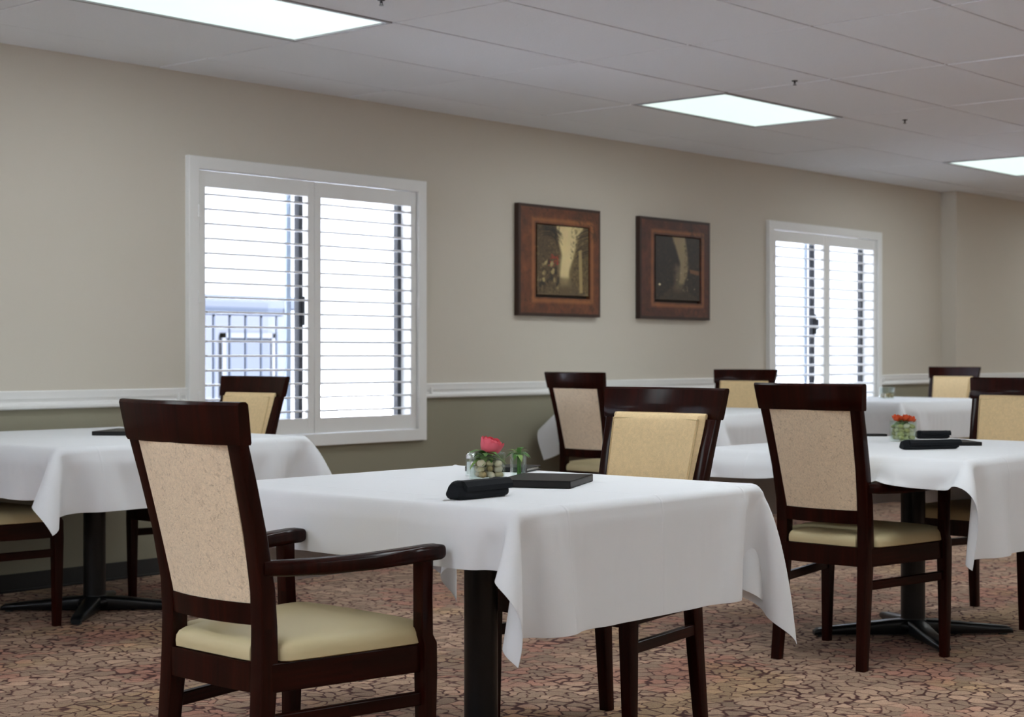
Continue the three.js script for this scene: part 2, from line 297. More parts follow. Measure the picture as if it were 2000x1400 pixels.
// sprinkler heads
{
  const spots = [[7.406, 2.179, 'small dark ceiling sprinkler head just above the light panel over the pictures'], [9.08, 1.92, 'small dark ceiling sprinkler head near the top right, right of the light panel'], [4.609, 1.978, 'small dark ceiling sprinkler head at the top edge beside the left light panel']];
  let first;
  for (const [x, z, label] of spots) {
    if (!first) {
      first = tag(base('sprinkler_head', [x, HC, z]), label, 'sprinkler', 'ceiling sprinkler heads');
      part(first, 'escutcheon', new THREE.LatheGeometry([[0, 0], [0.016, 0], [0.015, -0.003], [0.006, -0.005], [0, -0.005]].map((p) => new THREE.Vector2(...p)), 20), M.bronze);
      part(first, 'nozzle', join([new THREE.CylinderGeometry(0.004, 0.005, 0.010, 12).translate(0, -0.009, 0), box(-0.007, -0.005, -0.022, -0.008, -0.0015, 0.0015), box(0.005, 0.007, -0.022, -0.008, -0.0015, 0.0015), box(-0.007, 0.007, -0.010, -0.007, -0.0015, 0.0015)]), M.bronze);
      part(first, 'deflector', new THREE.CylinderGeometry(0.010, 0.010, 0.0015, 16).translate(0, -0.0225, 0), M.bronze);
    } else copyOf(first, label, [x, HC, z]);
  }
}

// ---------------------------------------------------------------- windows with plantation shutters
function makeWindow(name, x, tilt) {
  const w = new THREE.Group(); w.name = name; w.userData.kind = 'structure'; w.position.set(x, 0, 0); scene.add(w);
  const F = 0.066, R0 = WB + F, R1 = WT - F, XM = WW / 2;
  // casing: a raised frame with an inner lip
  part(w, 'casing', join([(() => { const q = (a, b, c, d) => [[a, b], [c, b], [c, d], [a, d]].map((p) => new THREE.Vector2(...p)), e = 0.004, s = new THREE.Shape(q(e, WB + e, WW - e, WT - e)); s.holes.push(new THREE.Path(q(F - e, WB + F - e, WW - F + e, WT - F + e).reverse())); return metreUV(new THREE.ExtrudeGeometry(s, { depth: 0.030, bevelEnabled: true, bevelSize: e, bevelThickness: e, bevelSegments: 2 })); })(),
    box(0.055, WW - 0.055, WT - F, WT - F + 0.012, -0.19, 0.01), box(0.055, WW - 0.055, WB + F - 0.012, WB + F, -0.19, 0.01), box(0.055, F, WB + F, WT - F, -0.19, 0.01), box(WW - F, WW - 0.055, WB + F, WT - F, -0.19, 0.01)]), M.trim);
  const n = 16, y0 = WB + 0.153, y1 = WT - 0.153, gap = (y1 - y0) / n;
  const slat = (() => { const o = []; for (let i = 0; i < 28; i++) { const t = i / 28 * Math.PI * 2; const c = Math.cos(t), q = Math.sin(t); o.push([0.0315 * Math.sign(c) * Math.abs(c) ** 0.35, 0.0052 * Math.sign(q) * Math.abs(q) ** 0.6]); } return o; })();
  for (const [a, b] of [[F + 0.003, XM - 0.0015], [XM + 0.0015, WW - F - 0.003]]) {
    const st = 0.046, p = part(w, 'shutter_panel', join([box(a, a + st, R0 + 0.003, R1 - 0.003, -0.012, 0.016, 0.003), box(b - st, b, R0 + 0.003, R1 - 0.003, -0.012, 0.016, 0.003), box(a + st - 0.002, b - st + 0.002, R0 + 0.003, y0, -0.010, 0.014, 0.003), box(a + st - 0.002, b - st + 0.002, y1, R1 - 0.003, -0.010, 0.014, 0.003)]), M.trim);
    const g = rings([a + st + 0.001, b - st - 0.001].map((xx) => slat.map(([u, v]) => [xx, v, u])), 0.7);
    for (let i = 0; i < n; i++) { const l = part(p, 'louver', g, M.louver); l.position.set(0, y0 + (i + 0.5) * gap, 0.002); l.rotation.x = tilt + rr(-0.012, 0.012); }
    for (const y of [WB + 0.28, (WB + WT) / 2 + 0.04, WT - 0.28]) { const left = a < 0.5, hx = left ? F - 0.012 : WW - F - 0.006; part(w, 'hinge', box(hx, hx + 0.018, y - 0.032, y + 0.032, 0.016, 0.040, 0.003), M.trim); }
  }
  // the window itself, behind the shutters: dark aluminium frame with a meeting stile in the middle
  const zc = -0.13, fr = (a, b, c, d, t = 0.016) => box(a, b, c, d, zc - t, zc + t);
  part(w, 'sash_frame', join([fr(F, F + 0.02, R0, R1), fr(WW - F - 0.03, WW - F, R0, R1), fr(F, WW - F, R0, R0 + 0.02), fr(F, WW - F, R1 - 0.012, R1), fr(XM - 0.002, XM + 0.026, R0, R1, 0.02)]), M.bronze, 'dark aluminium window frame');
  part(w, 'sash_stile', box(XM - 0.062, XM - 0.032, R0 + 0.02, R1 - 0.012, zc - 0.03, zc - 0.012), M.sashPale, 'pale stile of the sliding sash');
  part(w, 'latch', join([box(XM + 0.016, XM + 0.034, 1.26, 1.42, zc + 0.02, zc + 0.034, 0.005), box(XM + 0.026, XM + 0.044, 1.30, 1.38, zc + 0.02, zc + 0.05, 0.006)]), M.bronze);
  part(w, 'pane', box(F + 0.015, XM - 0.03, R0 + 0.015, R1 - 0.01, zc - 0.024, zc - 0.020), M.pane); part(w, 'pane', box(XM + 0.02, WW - F - 0.02, R0 + 0.015, R1 - 0.01, zc - 0.004, zc), M.pane);
  return w;
}
makeWindow('window_1', WIN[0][1], 0.02);
makeWindow('window_2', WIN[1][1], 0.22);
makeWindow('window_3', WIN[2][1], 0.05);

// ---------------------------------------------------------------- outside
struct('ground_outside', join([box(-60, 70, -0.4, -0.2, -45, -0.2), box(-60, X0 - 0.15, -0.4, -0.2, -0.2, 40)]), M.concrete);
{
  const b = tag(base('neighbouring_building', [0, -0.2, -9]), 'pale blurred building beyond the railing, seen through the left window', 'building');
  part(b, 'wall', box(4, 13.6, 0, 1.86, -4, 0), M.renderWall); part(b, 'roof', box(3.7, 13.9, 1.86, 2.02, -4.3, 0.06, 0.02), M.roof);
  for (const x of [9.6, 11.4, 12.9]) { const f = part(b, 'window', join([box(x - 0.42, x + 0.42, 0.5, 0.56, -0.02, 0.05), box(x - 0.42, x + 0.42, 1.5, 1.56, -0.02, 0.05), box(x - 0.42, x - 0.36, 0.5, 1.56, -0.02, 0.05), box(x + 0.36, x + 0.42, 0.5, 1.56, -0.02, 0.05)]), M.windowTrim); part(f, 'glazing', box(x - 0.36, x + 0.36, 0.56, 1.5, 0.0, 0.02), M.roof); }
}
{
  const b = tag(base('metal_railing', [0, -0.2, -3.2]), 'pale blue-grey metal railing outside the left window', 'railing');
  part(b, 'top_rail', box(6.2, 8.5, 1.60, 1.66, -0.025, 0.025, 0.006), M.railing); part(b, 'bottom_rail', box(6.2, 8.5, 0.12, 0.16, -0.02, 0.02, 0.006), M.railing);
  const g = box(-0.008, 0.008, 0.14, 1.62, -0.008, 0.008, 0.003); for (let i = 0; i < 15; i++) part(b, 'picket', g, M.railing).position.x = 6.28 + i * 0.155;
}

// ---------------------------------------------------------------- dining armchairs (seat looks along +x, z is the sitter's right)
function makeChair() {
  const c = tag(base('dining_armchair'), 'x', 'chair', 'dark wood armchairs at the dining tables');
  // back posts run from the floor to the crest in one sweep
  for (const s of [-1, 1]) part(c, 'back_post', upright([[0, -0.239, s * 0.176, 0.036, 0.036], [0.10, -0.229, s * 0.174, 0.038, 0.038], [0.22, -0.217, s * 0.171, 0.041, 0.041], [0.34, -0.207, s * 0.169, 0.046, 0.043], [0.42, -0.202, s * 0.168, 0.048, 0.044], [0.50, -0.202, s * 0.167, 0.046, 0.044], [0.58, -0.207, s * 0.168, 0.043, 0.044], [0.70, -0.230, s * 0.173, 0.038, 0.044], [0.82, -0.262, s * 0.180, 0.034, 0.044], [0.906, -0.287, s * 0.185, 0.031, 0.044]], 0.007), M.wood);
  // crest rail, bowed backwards
  {
    const st = []; for (let i = 0; i <= 24; i++) { const t = -1 + i / 12, bow = -0.030 * (1 - t * t); const P = (y, o) => { const k = (y - 0.905) / 0.093; return [mix(-0.286, -0.302, k) + bow + o, y, t * mix(0.2125, 0.2245, k)]; };
      st.push([P(0.905, -0.014), P(0.910, -0.0165), P(0.950, -0.0165), P(0.991, -0.0155), P(0.9975, -0.011), P(0.9990, -0.003), P(0.9985, 0.006), P(0.993, 0.0115), P(0.950, 0.0135), P(0.910, 0.0145), P(0.905, 0.012)]); }
    part(c, 'crest_rail', rings(st, 0.55), M.wood);
  }
  const across = (y0, y1, f0, f1, thick, bow, half) => { const st = []; for (let i = 0; i <= 16; i++) { const t = -1 + i / 8, b = -bow * (1 - t * t); st.push([[f0 + b - thick / 2, y0, t * half], [f1 + b - thick / 2, y1, t * half], [f1 + b + thick / 2, y1, t * half], [f0 + b + thick / 2, y0, t * half]]); } return rings(st, 0.5); };
  part(c, 'lower_rail', across(0.506, 0.554, -0.206, -0.210, 0.026, 0.020, 0.150), M.wood);
  // upholstered back: woven cloth behind, padded face with piping before
  const surf = (y) => { const k = clamp((y - 0.54) / 0.37, 0, 1); return mix(-0.2045, -0.2895, k ** 1.12); };
  const bowAt = (t, y) => -mix(0.019, 0.029, clamp((y - 0.5) / 0.42, 0, 1)) * (1 - t * t);
  {
    const st = []; for (let j = 0; j <= 14; j++) { const y = 0.550 + 0.358 * j / 14, half = mix(0.147, 0.166, j / 14), o = []; for (let i = 0; i <= 14; i++) { const t = -1 + i / 7; o.push([surf(y) + bowAt(t, y) - 0.0135, y, t * half]); } for (let i = 14; i >= 0; i--) { const t = -1 + i / 7; o.push([surf(y) + bowAt(t, y) + 0.002, y, t * half]); } st.push(o); }
    part(c, 'back_panel', rings(st, 0.6), M.backing, 'patterned beige woven back');
    const pad = []; const ys = [0.530, 0.532, 0.540, 0.56]; for (let j = 1; j < 12; j++) ys.push(0.56 + 0.335 * j / 12); ys.push(0.90, 0.916, 0.922, 0.923);
    ys.forEach((y, j) => { const e = Math.min(j, ys.length - 1 - j), out = [0.006, 0.016, 0.026, 0.031][Math.min(e, 3)], half = mix(0.151, 0.171, (y - 0.53) / 0.393) - [0.006, 0.002, 0, 0][Math.min(e, 3)], o = [];
      for (let i = 0; i <= 20; i++) { const t = -1 + i / 10, r = Math.min(1, (1 - Math.abs(t)) / 0.09), puff = out * Math.sqrt(1 - (1 - r) ** 2) * 0.75 + out * 0.25 + 0.010 * (1 - t * t) * Math.min(1, e / 3); o.push([surf(y) + bowAt(t, y) + 0.013 + puff, y, t * half]); }
      for (let i = 20; i >= 0; i--) { const t = -1 + i / 10; o.push([surf(y) + bowAt(t, y) + 0.009, y, t * half]); } pad.push(o); });
    const p = part(c, 'back_cushion', rings(pad, 0.7), M.padFront, 'cream padded front of the back');
    const pipe = (y, a) => { const q = []; for (let i = 0; i <= 16; i++) { const t = -a + a * i / 8; q.push(new THREE.Vector3(surf(y) + bowAt(t, y) + 0.013 + 0.031 + 0.004 * (1 - t * t), y, t * mix(0.151, 0.171, (y - 0.53) / 0.393))); } return new THREE.TubeGeometry(new THREE.CatmullRomCurve3(q), 24, 0.0022, 6); };
    const side = (s) => { const q = []; for (let j = 0; j <= 12; j++) { const y = 0.545 + 0.36 * j / 12; q.push(new THREE.Vector3(surf(y) + bowAt(0.93, y) + 0.013 + 0.0285, y, s * 0.93 * mix(0.151, 0.171, (y - 0.53) / 0.393))); } return new THREE.TubeGeometry(new THREE.CatmullRomCurve3(q), 24, 0.0022, 6); };
    part(p, 'piping', join([pipe(0.905, 0.93), side(1), side(-1)]), M.piping, 'tan piping');
  }
  // seat cushion
  {
    const half = [[-0.222, 0], [-0.222, 0.08], [-0.220, 0.138], [-0.200, 0.1455], [-0.176, 0.1465], [-0.1745, 0.160], [-0.1735, 0.190], [-0.160, 0.205], [-0.06, 0.221], [0.06, 0.235], [0.16, 0.246], [0.205, 0.249], [0.232, 0.243], [0.246, 0.225], [0.252, 0.17], [0.256, 0.08], [0.257, 0]];
    const outline = [...half, ...half.slice(1, -1).reverse().map(([f, s]) => [f, -s])];
    const layer = (y, inset) => outline.map(([f, s]) => { const k = 1 - inset; return [0.02 + (f - 0.02) * (1 - inset * 0.95), y, s * k]; });
    part(c, 'seat_cushion', rings([layer(0.424, 0.03), layer(0.427, 0.005), layer(0.440, 0), layer(0.452, 0.006), layer(0.462, 0.030), layer(0.470, 0.085), layer(0.477, 0.20), layer(0.482, 0.40), layer(0.4845, 0.65), layer(0.485, 0.85)], 0.9), M.vinyl, 'cream vinyl seat');
  }
  // aprons
  part(c, 'apron', across(0.358, 0.424, -0.211, -0.211, 0.026, 0.004, 0.152), M.wood);
  part(c, 'apron', across(0.358, 0.424, 0.222, 0.222, 0.024, -0.012, 0.236), M.wood);
  for (const s of [-1, 1]) part(c, 'apron', bar([-0.205, 0.391, s * 0.176], [0.222, 0.391, s * 0.241], 0.026, 0.066), M.wood);
  // front legs carry the arms
  for (const s of [-1, 1]) part(c, 'leg', upright([[0, 0.208, s * 0.249, 0.031, 0.031], [0.15, 0.210, s * 0.248, 0.036, 0.036], [0.35, 0.212, s * 0.246, 0.042, 0.042], [0.425, 0.210, s * 0.247, 0.042, 0.042], [0.445, 0.200, s * 0.250, 0.037, 0.036], [0.54, 0.197, s * 0.252, 0.036, 0.035], [0.625, 0.196, s * 0.254, 0.038, 0.036]], 0.006), M.wood);
  for (const s of [-1, 1]) part(c, 'arm', lying([[-0.222, 0.634, s * 0.181, 0.034, 0.030], [-0.17, 0.631, s * 0.197, 0.036, 0.036], [-0.08, 0.629, s * 0.216, 0.037, 0.042], [0.04, 0.630, s * 0.238, 0.037, 0.046], [0.14, 0.634, s * 0.250, 0.037, 0.048], [0.21, 0.637, s * 0.255, 0.037, 0.048], [0.238, 0.637, s * 0.256, 0.036, 0.045], [0.251, 0.637, s * 0.256, 0.031, 0.036], [0.256, 0.637, s * 0.256, 0.022, 0.022]], 0.010), M.wood);
  for (const s of [-1, 1]) part(c, 'stretcher', bar([-0.214, 0.292, s * 0.172], [0.211, 0.297, s * 0.246], 0.020, 0.032), M.wood);
  return c;
}
const chairs = {
  A: [2.541, 3.811, -1.7, 'nearest dark wood armchair at the left, its patterned beige back to the camera'],
  B: [5.315, 3.728, -1.7, 'dark wood armchair seen from behind, pushed under the table with orange flowers'],
  C: [3.763, 3.793, 180.6, 'dark wood armchair facing the camera across the front table, cream padded back with piping'],
  D: [7.579, 0.809, -2.0, 'dark wood armchair seen from behind by the wall below the two pictures'],
  W: [4.635, 0.80, 182.2, 'dark wood armchair in front of the left window, at the left wall table'],
  E: [9.06, 0.66, 194, 'far dark wood armchair facing the camera, left of the right window'],
  F: [12.09, 0.60, 180, 'farthest dark wood armchair at the right, bluish light on its top rail'],
  G: [6.47, 3.70, 180, 'dark wood armchair at the right edge, mostly hidden beneath the table with orange flowers'],
  H: [3.548, 0.722, 0, 'dark wood armchair at the left edge, hidden but for a leg under the wall table'],
};
const chair0 = makeChair();
Object.values(chairs).forEach(([x, z, deg, label], i) => {
  const t = THREE.MathUtils.degToRad(deg);
  if (!i) { chair0.position.set(x, 0, z); chair0.rotation.y = t; chair0.userData.label = label; } else copyOf(chair0, label, [x, 0, z], t);
});

// ---------------------------------------------------------------- pedestal tables
const tables = {
  T1: { x: [2.820, 3.86], z: [3.10, 4.285], y: 0.74, drop: [0.14, 0.26, 0.29, 0.29], cell: 0.017, by: 'A', name: 'the front table', cloth: 'white tablecloth hanging in pointed corners over the nearest, central table' },
  T2: { x: [5.20, 6.52], z: [3.11, 4.24], y: 0.74, drop: [0.105, 0.28, 0.33, 0.29], cell: 0.022, by: 'B', name: 'the right table', cloth: 'white tablecloth under the orange flowers, draped over the arms of a chair' },
  T0: { x: [3.46, 4.72], z: [0.05, 1.44], y: 0.748, drop: [0.20, 0.24, 0.24, 0.03], cell: 0.024, by: 'H', name: 'the left wall table', cloth: 'white tablecloth on the table by the left window' },
  T3: { x: [7.85, 9.15], z: [0.16, 1.33], y: 0.745, drop: [0.25, 0.25, 0.26, 0.14], cell: 0.027, by: 'D', name: 'the middle wall table', cloth: 'white tablecloth on the wall table below the pictures, mostly hidden by chairs' },
  T4: { x: [10.72, 12.22], z: [0.05, 1.02], y: 0.75, drop: [0.28, 0.28, 0.28, 0.03], cell: 0.03, by: 'F', name: 'the far right table', cloth: 'white tablecloth on the far table below the right window' },
};
const tableSay = { T1: 'nearest pedestal table on a black column, under a hanging white cloth', T2: 'pedestal table at the right on a black cross base, carrying the orange flowers', T0: 'pedestal table on a black column by the left window wall', T3: 'pedestal table by the wall below the pictures, hidden under its cloth', T4: 'pedestal table below the right window, hidden under its cloth' };
for (const [k, t] of Object.entries(tables)) {
  const cx = (t.x[0] + t.x[1]) / 2 + (t.shift ?? 0), cz = (t.z[0] + t.z[1]) / 2, a = (t.x[1] - t.x[0]) / 2 - 0.016, b = (t.z[1] - t.z[0]) / 2 - 0.016;
  const o = tag(base('pedestal_table', [cx, 0, cz]), tableSay[k], 'table', 'pedestal dining tables');
  part(o, 'tabletop', box(-a, a, t.y - 0.035, t.y - 0.004, -b, b, 0.008), M.tableWood);
  part(o, 'column', new THREE.LatheGeometry([[0, 0.02], [0.075, 0.02], [0.07, 0.05], [0.052, 0.062], [0.047, 0.07], [0.047, 0.64], [0.052, 0.66], [0.12, 0.69], [0.13, t.y - 0.036], [0, t.y - 0.036]].map((p) => new THREE.Vector2(...p)), 36), M.blackMetal);
  const footing = (s) => { const st = []; for (const [d, h, w] of [[0.0, 0.062, 0.075], [0.10, 0.055, 0.072], [0.22, 0.042, 0.064], [0.33, 0.032, 0.056], [0.38, 0.026, 0.05], [0.395, 0.016, 0.04]]) st.push([d, h / 2 + 0.006, 0, h, w]); return lying(st, 0.014).rotateY(s); };
  for (let i = 0; i < 4; i++) { const f = part(o, 'base_arm', footing(Math.PI / 4 + i * Math.PI / 2), M.blackMetal); const q = Math.PI / 4 + i * Math.PI / 2; part(f, 'glide', new THREE.CylinderGeometry(0.016, 0.018, 0.012, 14).translate(0.36 * Math.cos(q), 0.006, -0.36 * Math.sin(q)), M.rubber); }
}

// ---------------------------------------------------------------- tablecloths: each is let fall over its table (and the chair arms) and comes to rest
const creaseMap = texture(1024, 1024, (u, v, i, j) => {
  const line = (c) => Math.max(0, 1 - Math.abs(c) / 0.004); let h = 118 + 6 * hash(i, j, 50);
  for (const c of [0.22, 0.48, 0.74]) { h += 80 * line(u - c); } for (const c of [0.3, 0.62]) h += 60 * line(v - c);
  h += 26 * (vnoise(u * 9, v * 9, 9, 51) - 0.5) + 14 * (vnoise(u * 30, v * 30, 30, 52) - 0.5); return [h, h, h];
}, false);
M.cloth = new THREE.MeshStandardMaterial({ color: lin(0.755, 0.77, 0.79), roughness: 0.9, bumpMap: creaseMap, bumpScale: 0.004, side: THREE.DoubleSide });
function drape(t, solids, steps = 520) {
  const [l, r, f, b] = t.drop, x0 = t.x[0] - l, x1 = t.x[1] + r, z0 = t.z[0] - b, z1 = t.z[1] + f;
  const nx = Math.round((x1 - x0) / t.cell) + 1, nz = Math.round((z1 - z0) / t.cell) + 1, dx = (x1 - x0) / (nx - 1), dz = (z1 - z0) / (nz - 1), N = nx * nz;
  const P = new Float64Array(N * 3), Q = new Float64Array(N * 3);
  for (let j = 0; j < nz; j++) for (let i = 0; i < nx; i++) { const k = (j * nx + i) * 3; P[k] = x0 + i * dx; P[k + 1] = t.y + 0.006 + 0.002 * hash(i, j, 60 + nx) + 0.004 * Math.sin(i * 0.21 + j * 0.13); P[k + 2] = z0 + j * dz; }
  // what lies on the table top stays where it was laid
  const F = new Float64Array(N).fill(1);
  for (let k = 0; k < N; k++) { const x = P[k * 3], z = P[k * 3 + 2]; if (x > t.x[0] + 0.012 && x < t.x[1] - 0.012 && z > t.z[0] + 0.012 && z < t.z[1] - 0.012) { F[k] = 0; P[k * 3 + 1] = t.y + 0.0012 + 0.0006 * vnoise(x * 14, z * 14, 997, 61); } }
  Q.set(P);
  const A = [], B = [], L = [], S = [];
  const link = (i, j, a, c, s) => { if (a < 0 || a >= nx || c >= nz || F[j * nx + i] + F[c * nx + a] === 0) return; A.push((j * nx + i) * 3); B.push((c * nx + a) * 3); L.push(Math.hypot((a - i) * dx, (c - j) * dz)); S.push(s); };
  for (let j = 0; j < nz; j++) for (let i = 0; i < nx; i++) { link(i, j, i + 1, j, 1); link(i, j, i, j + 1, 1); link(i, j, i + 1, j + 1, 0.35); link(i, j, i - 1, j + 1, 0.35); link(i, j, i + 2, j, 0.10); link(i, j, i, j + 2, 0.10); link(i, j, i + 4, j, 0.03); link(i, j, i, j + 4, 0.03); }
  const a = Int32Array.from(A), c = Int32Array.from(B), len = Float64Array.from(L), st = Float64Array.from(S), n = a.length;
  const hx = (t.x[1] - t.x[0]) / 2, hz = (t.z[1] - t.z[0]) / 2, mx = (t.x[0] + t.x[1]) / 2, mz = (t.z[0] + t.z[1]) / 2, rad = 0.014, th = 0.02, my = t.y - th, m = 0.001, h = 1 / 200;
  for (let s = 0; s < steps; s++) {
    const damp = s < steps * 0.6 ? 0.985 : 0.95;
    for (let k = 0; k < N * 3; k += 3) if (F[k / 3]) for (let d = 0; d < 3; d++) { const v = (P[k + d] - Q[k + d]) * damp; Q[k + d] = P[k + d]; P[k + d] += v + (d === 1 ? -9.8 * h * h : 0); }
    for (let it = 0; it < 6; it++) for (let q = 0; q < n; q++) {
      const i = a[q], j = c[q], ex = P[j] - P[i], ey = P[j + 1] - P[i + 1], ez = P[j + 2] - P[i + 2], d = Math.sqrt(ex * ex + ey * ey + ez * ez) + 1e-12;
      const fi = F[i / 3], fj = F[j / 3], w = st[q] / (fi + fj) * (d - len[q]) / d, wi = w * fi, wj = w * fj; P[i] += ex * wi; P[i + 1] += ey * wi; P[i + 2] += ez * wi; P[j] -= ex * wj; P[j + 1] -= ey * wj; P[j + 2] -= ez * wj;
    }
    for (let k = 0; k < N * 3; k += 3) {
      if (!F[k / 3]) continue;
      // table slab with rounded rim
      let px = P[k] - mx, py = P[k + 1] - my, pz = P[k + 2] - mz, qx = Math.abs(px) - hx + rad, qy = Math.abs(py) - th + rad, qz = Math.abs(pz) - hz + rad;
      if (qx < rad + m && qy < rad + m && qz < rad + m) {
        const ox = Math.max(qx, 0), oy = Math.max(qy, 0), oz = Math.max(qz, 0), d = Math.sqrt(ox * ox + oy * oy + oz * oz) + Math.min(Math.max(qx, qy, qz), 0) - rad - m;
        if (d < 0) {
          let gx, gy, gz, g = Math.sqrt(ox * ox + oy * oy + oz * oz);
          if (g > 1e-9) { gx = Math.sign(px) * ox / g; gy = Math.sign(py) * oy / g; gz = Math.sign(pz) * oz / g; } else if (qy >= qx && qy >= qz) { gx = gz = 0; gy = Math.sign(py); } else if (qx >= qz) { gy = gz = 0; gx = Math.sign(px); } else { gx = gy = 0; gz = Math.sign(pz); }
          P[k] -= gx * d; P[k + 1] -= gy * d; P[k + 2] -= gz * d;
          if (gy > 0.7) { P[k] = mix(P[k], Q[k], 0.995); P[k + 2] = mix(P[k + 2], Q[k + 2], 0.995); Q[k + 1] = P[k + 1]; } else for (let e = 0; e < 3; e++) Q[k + e] = mix(Q[k + e], P[k + e], 0.5);
        }
      }
      for (const o of solids) {               // capsules: chair arms
        const ex = o[3] - o[0], ey = o[4] - o[1], ez = o[5] - o[2], ux = P[k] - o[0], uy = P[k + 1] - o[1], uz = P[k + 2] - o[2], w = clamp((ux * ex + uy * ey + uz * ez) / (ex * ex + ey * ey + ez * ez), 0, 1), vx = ux - ex * w, vy = uy - ey * w, vz = uz - ez * w, d = Math.sqrt(vx * vx + vy * vy + vz * vz);
        if (d < o[6] && d > 1e-6) { const g = (o[6] - d) / d; P[k] += vx * g; P[k + 1] += vy * g; P[k + 2] += vz * g; for (let e = 0; e < 3; e++) Q[k + e] = mix(Q[k + e], P[k + e], 0.6); }
      }
      if (t.wall && P[k + 2] < 0.012) P[k + 2] = 0.012;
      if (P[k + 1] < 0.004) P[k + 1] = 0.004;
    }
  }
  // smooth (Catmull-Rom) refinement, doubled, with uv over the cloth
  const up = 2, ux = (nx - 1) * up + 1, uz = (nz - 1) * up + 1, pos = new Float32Array(ux * uz * 3), uv = new Float32Array(ux * uz * 2), idx = [];
  const cr = (p0, p1, p2, p3, w) => 0.5 * (2 * p1 + (p2 - p0) * w + (2 * p0 - 5 * p1 + 4 * p2 - p3) * w * w + (3 * p1 - p0 - 3 * p2 + p3) * w * w * w);
  const G = (i, j, d) => P[(clamp(j, 0, nz - 1) * nx + clamp(i, 0, nx - 1)) * 3 + d];
  for (let j = 0; j < uz; j++) for (let i = 0; i < ux; i++) {
    const I = Math.min(Math.floor(i / up), nx - 2), J = Math.min(Math.floor(j / up), nz - 2), fu = i / up - I, fv = j / up - J, k = j * ux + i;
    for (let d = 0; d < 3; d++) { const row = (jj) => cr(G(I - 1, jj, d), G(I, jj, d), G(I + 1, jj, d), G(I + 2, jj, d), fu); pos[k * 3 + d] = cr(row(J - 1), row(J), row(J + 1), row(J + 2), fv); }
    uv[k * 2] = i / (ux - 1); uv[k * 2 + 1] = j / (uz - 1);
    if (i + 1 < ux && j + 1 < uz) idx.push(k, k + ux, k + 1, k + 1, k + ux, k + ux + 1);
  }
  // two faces 1.2 mm apart with a closed hem
  const g = new THREE.BufferGeometry(); g.setAttribute('position', new THREE.BufferAttribute(pos, 3)); g.setIndex(idx); g.computeVertexNormals();
  const nn = g.attributes.normal.array, V = ux * uz, all = new Float32Array(V * 6), auv = new Float32Array(V * 4), ii = idx.slice(), TH = 0.0012;
  for (let k = 0; k < V; k++) { for (let d = 0; d < 3; d++) { all[k * 3 + d] = pos[k * 3 + d]; all[(V + k) * 3 + d] = pos[k * 3 + d] - nn[k * 3 + d] * TH; } for (const o of [0, V]) { auv[(o + k) * 2] = uv[k * 2]; auv[(o + k) * 2 + 1] = uv[k * 2 + 1]; } }
  for (let q = 0; q < idx.length; q += 3) ii.push(V + idx[q], V + idx[q + 2], V + idx[q + 1]);
  const rim = []; for (let i = 0; i < ux - 1; i++) rim.push([i, i + 1]); for (let j = 0; j < uz - 1; j++) rim.push([j * ux + ux - 1, (j + 1) * ux + ux - 1]); for (let i = ux - 1; i > 0; i--) rim.push([(uz - 1) * ux + i, (uz - 1) * ux + i - 1]); for (let j = uz - 1; j > 0; j--) rim.push([j * ux, (j - 1) * ux]);
  for (const [p, q] of rim) ii.push(p, q, V + p, q, V + q, V + p);
  const o = new THREE.BufferGeometry(); o.setAttribute('position', new THREE.BufferAttribute(all, 3)); o.setAttribute('uv', new THREE.BufferAttribute(auv, 2)); o.setIndex(ii); o.computeVertexNormals();
  return o;
}
function armsOf(key) {
  const [x, z, deg] = chairs[key], t = THREE.MathUtils.degToRad(deg), W = (f, s, y) => [x + Math.cos(t) * f + Math.sin(t) * s, y, z - Math.sin(t) * f + Math.cos(t) * s];
  const out = []; for (const s of [-1, 1]) { out.push([...W(-0.22, s * 0.183, 0.634), ...W(0.04, s * 0.238, 0.630), 0.026], [...W(0.04, s * 0.238, 0.630), ...W(0.237, s * 0.256, 0.637), 0.026], [...W(0.196, s * 0.254, 0.45), ...W(0.196, s * 0.254, 0.63), 0.026]); }
  return out;
}
const near = { T1: ['C'], T2: ['B', 'G'], T0: ['W'], T3: ['D', 'E'], T4: ['F'] };
for (const [k, t] of Object.entries(tables)) {
  t.wall = t.z[0] < 1;
  const g = drape(t, near[k].flatMap(armsOf), k === 'T1' || k === 'T2' ? 520 : 420), cx = (t.x[0] + t.x[1]) / 2, cz = (t.z[0] + t.z[1]) / 2; g.translate(-cx, -t.y, -cz);
  const o = part(scene, numbered('tablecloth'), g, M.cloth); o.position.set(cx, t.y, cz); tag(o, t.cloth, 'tablecloth', 'white tablecloths');
}

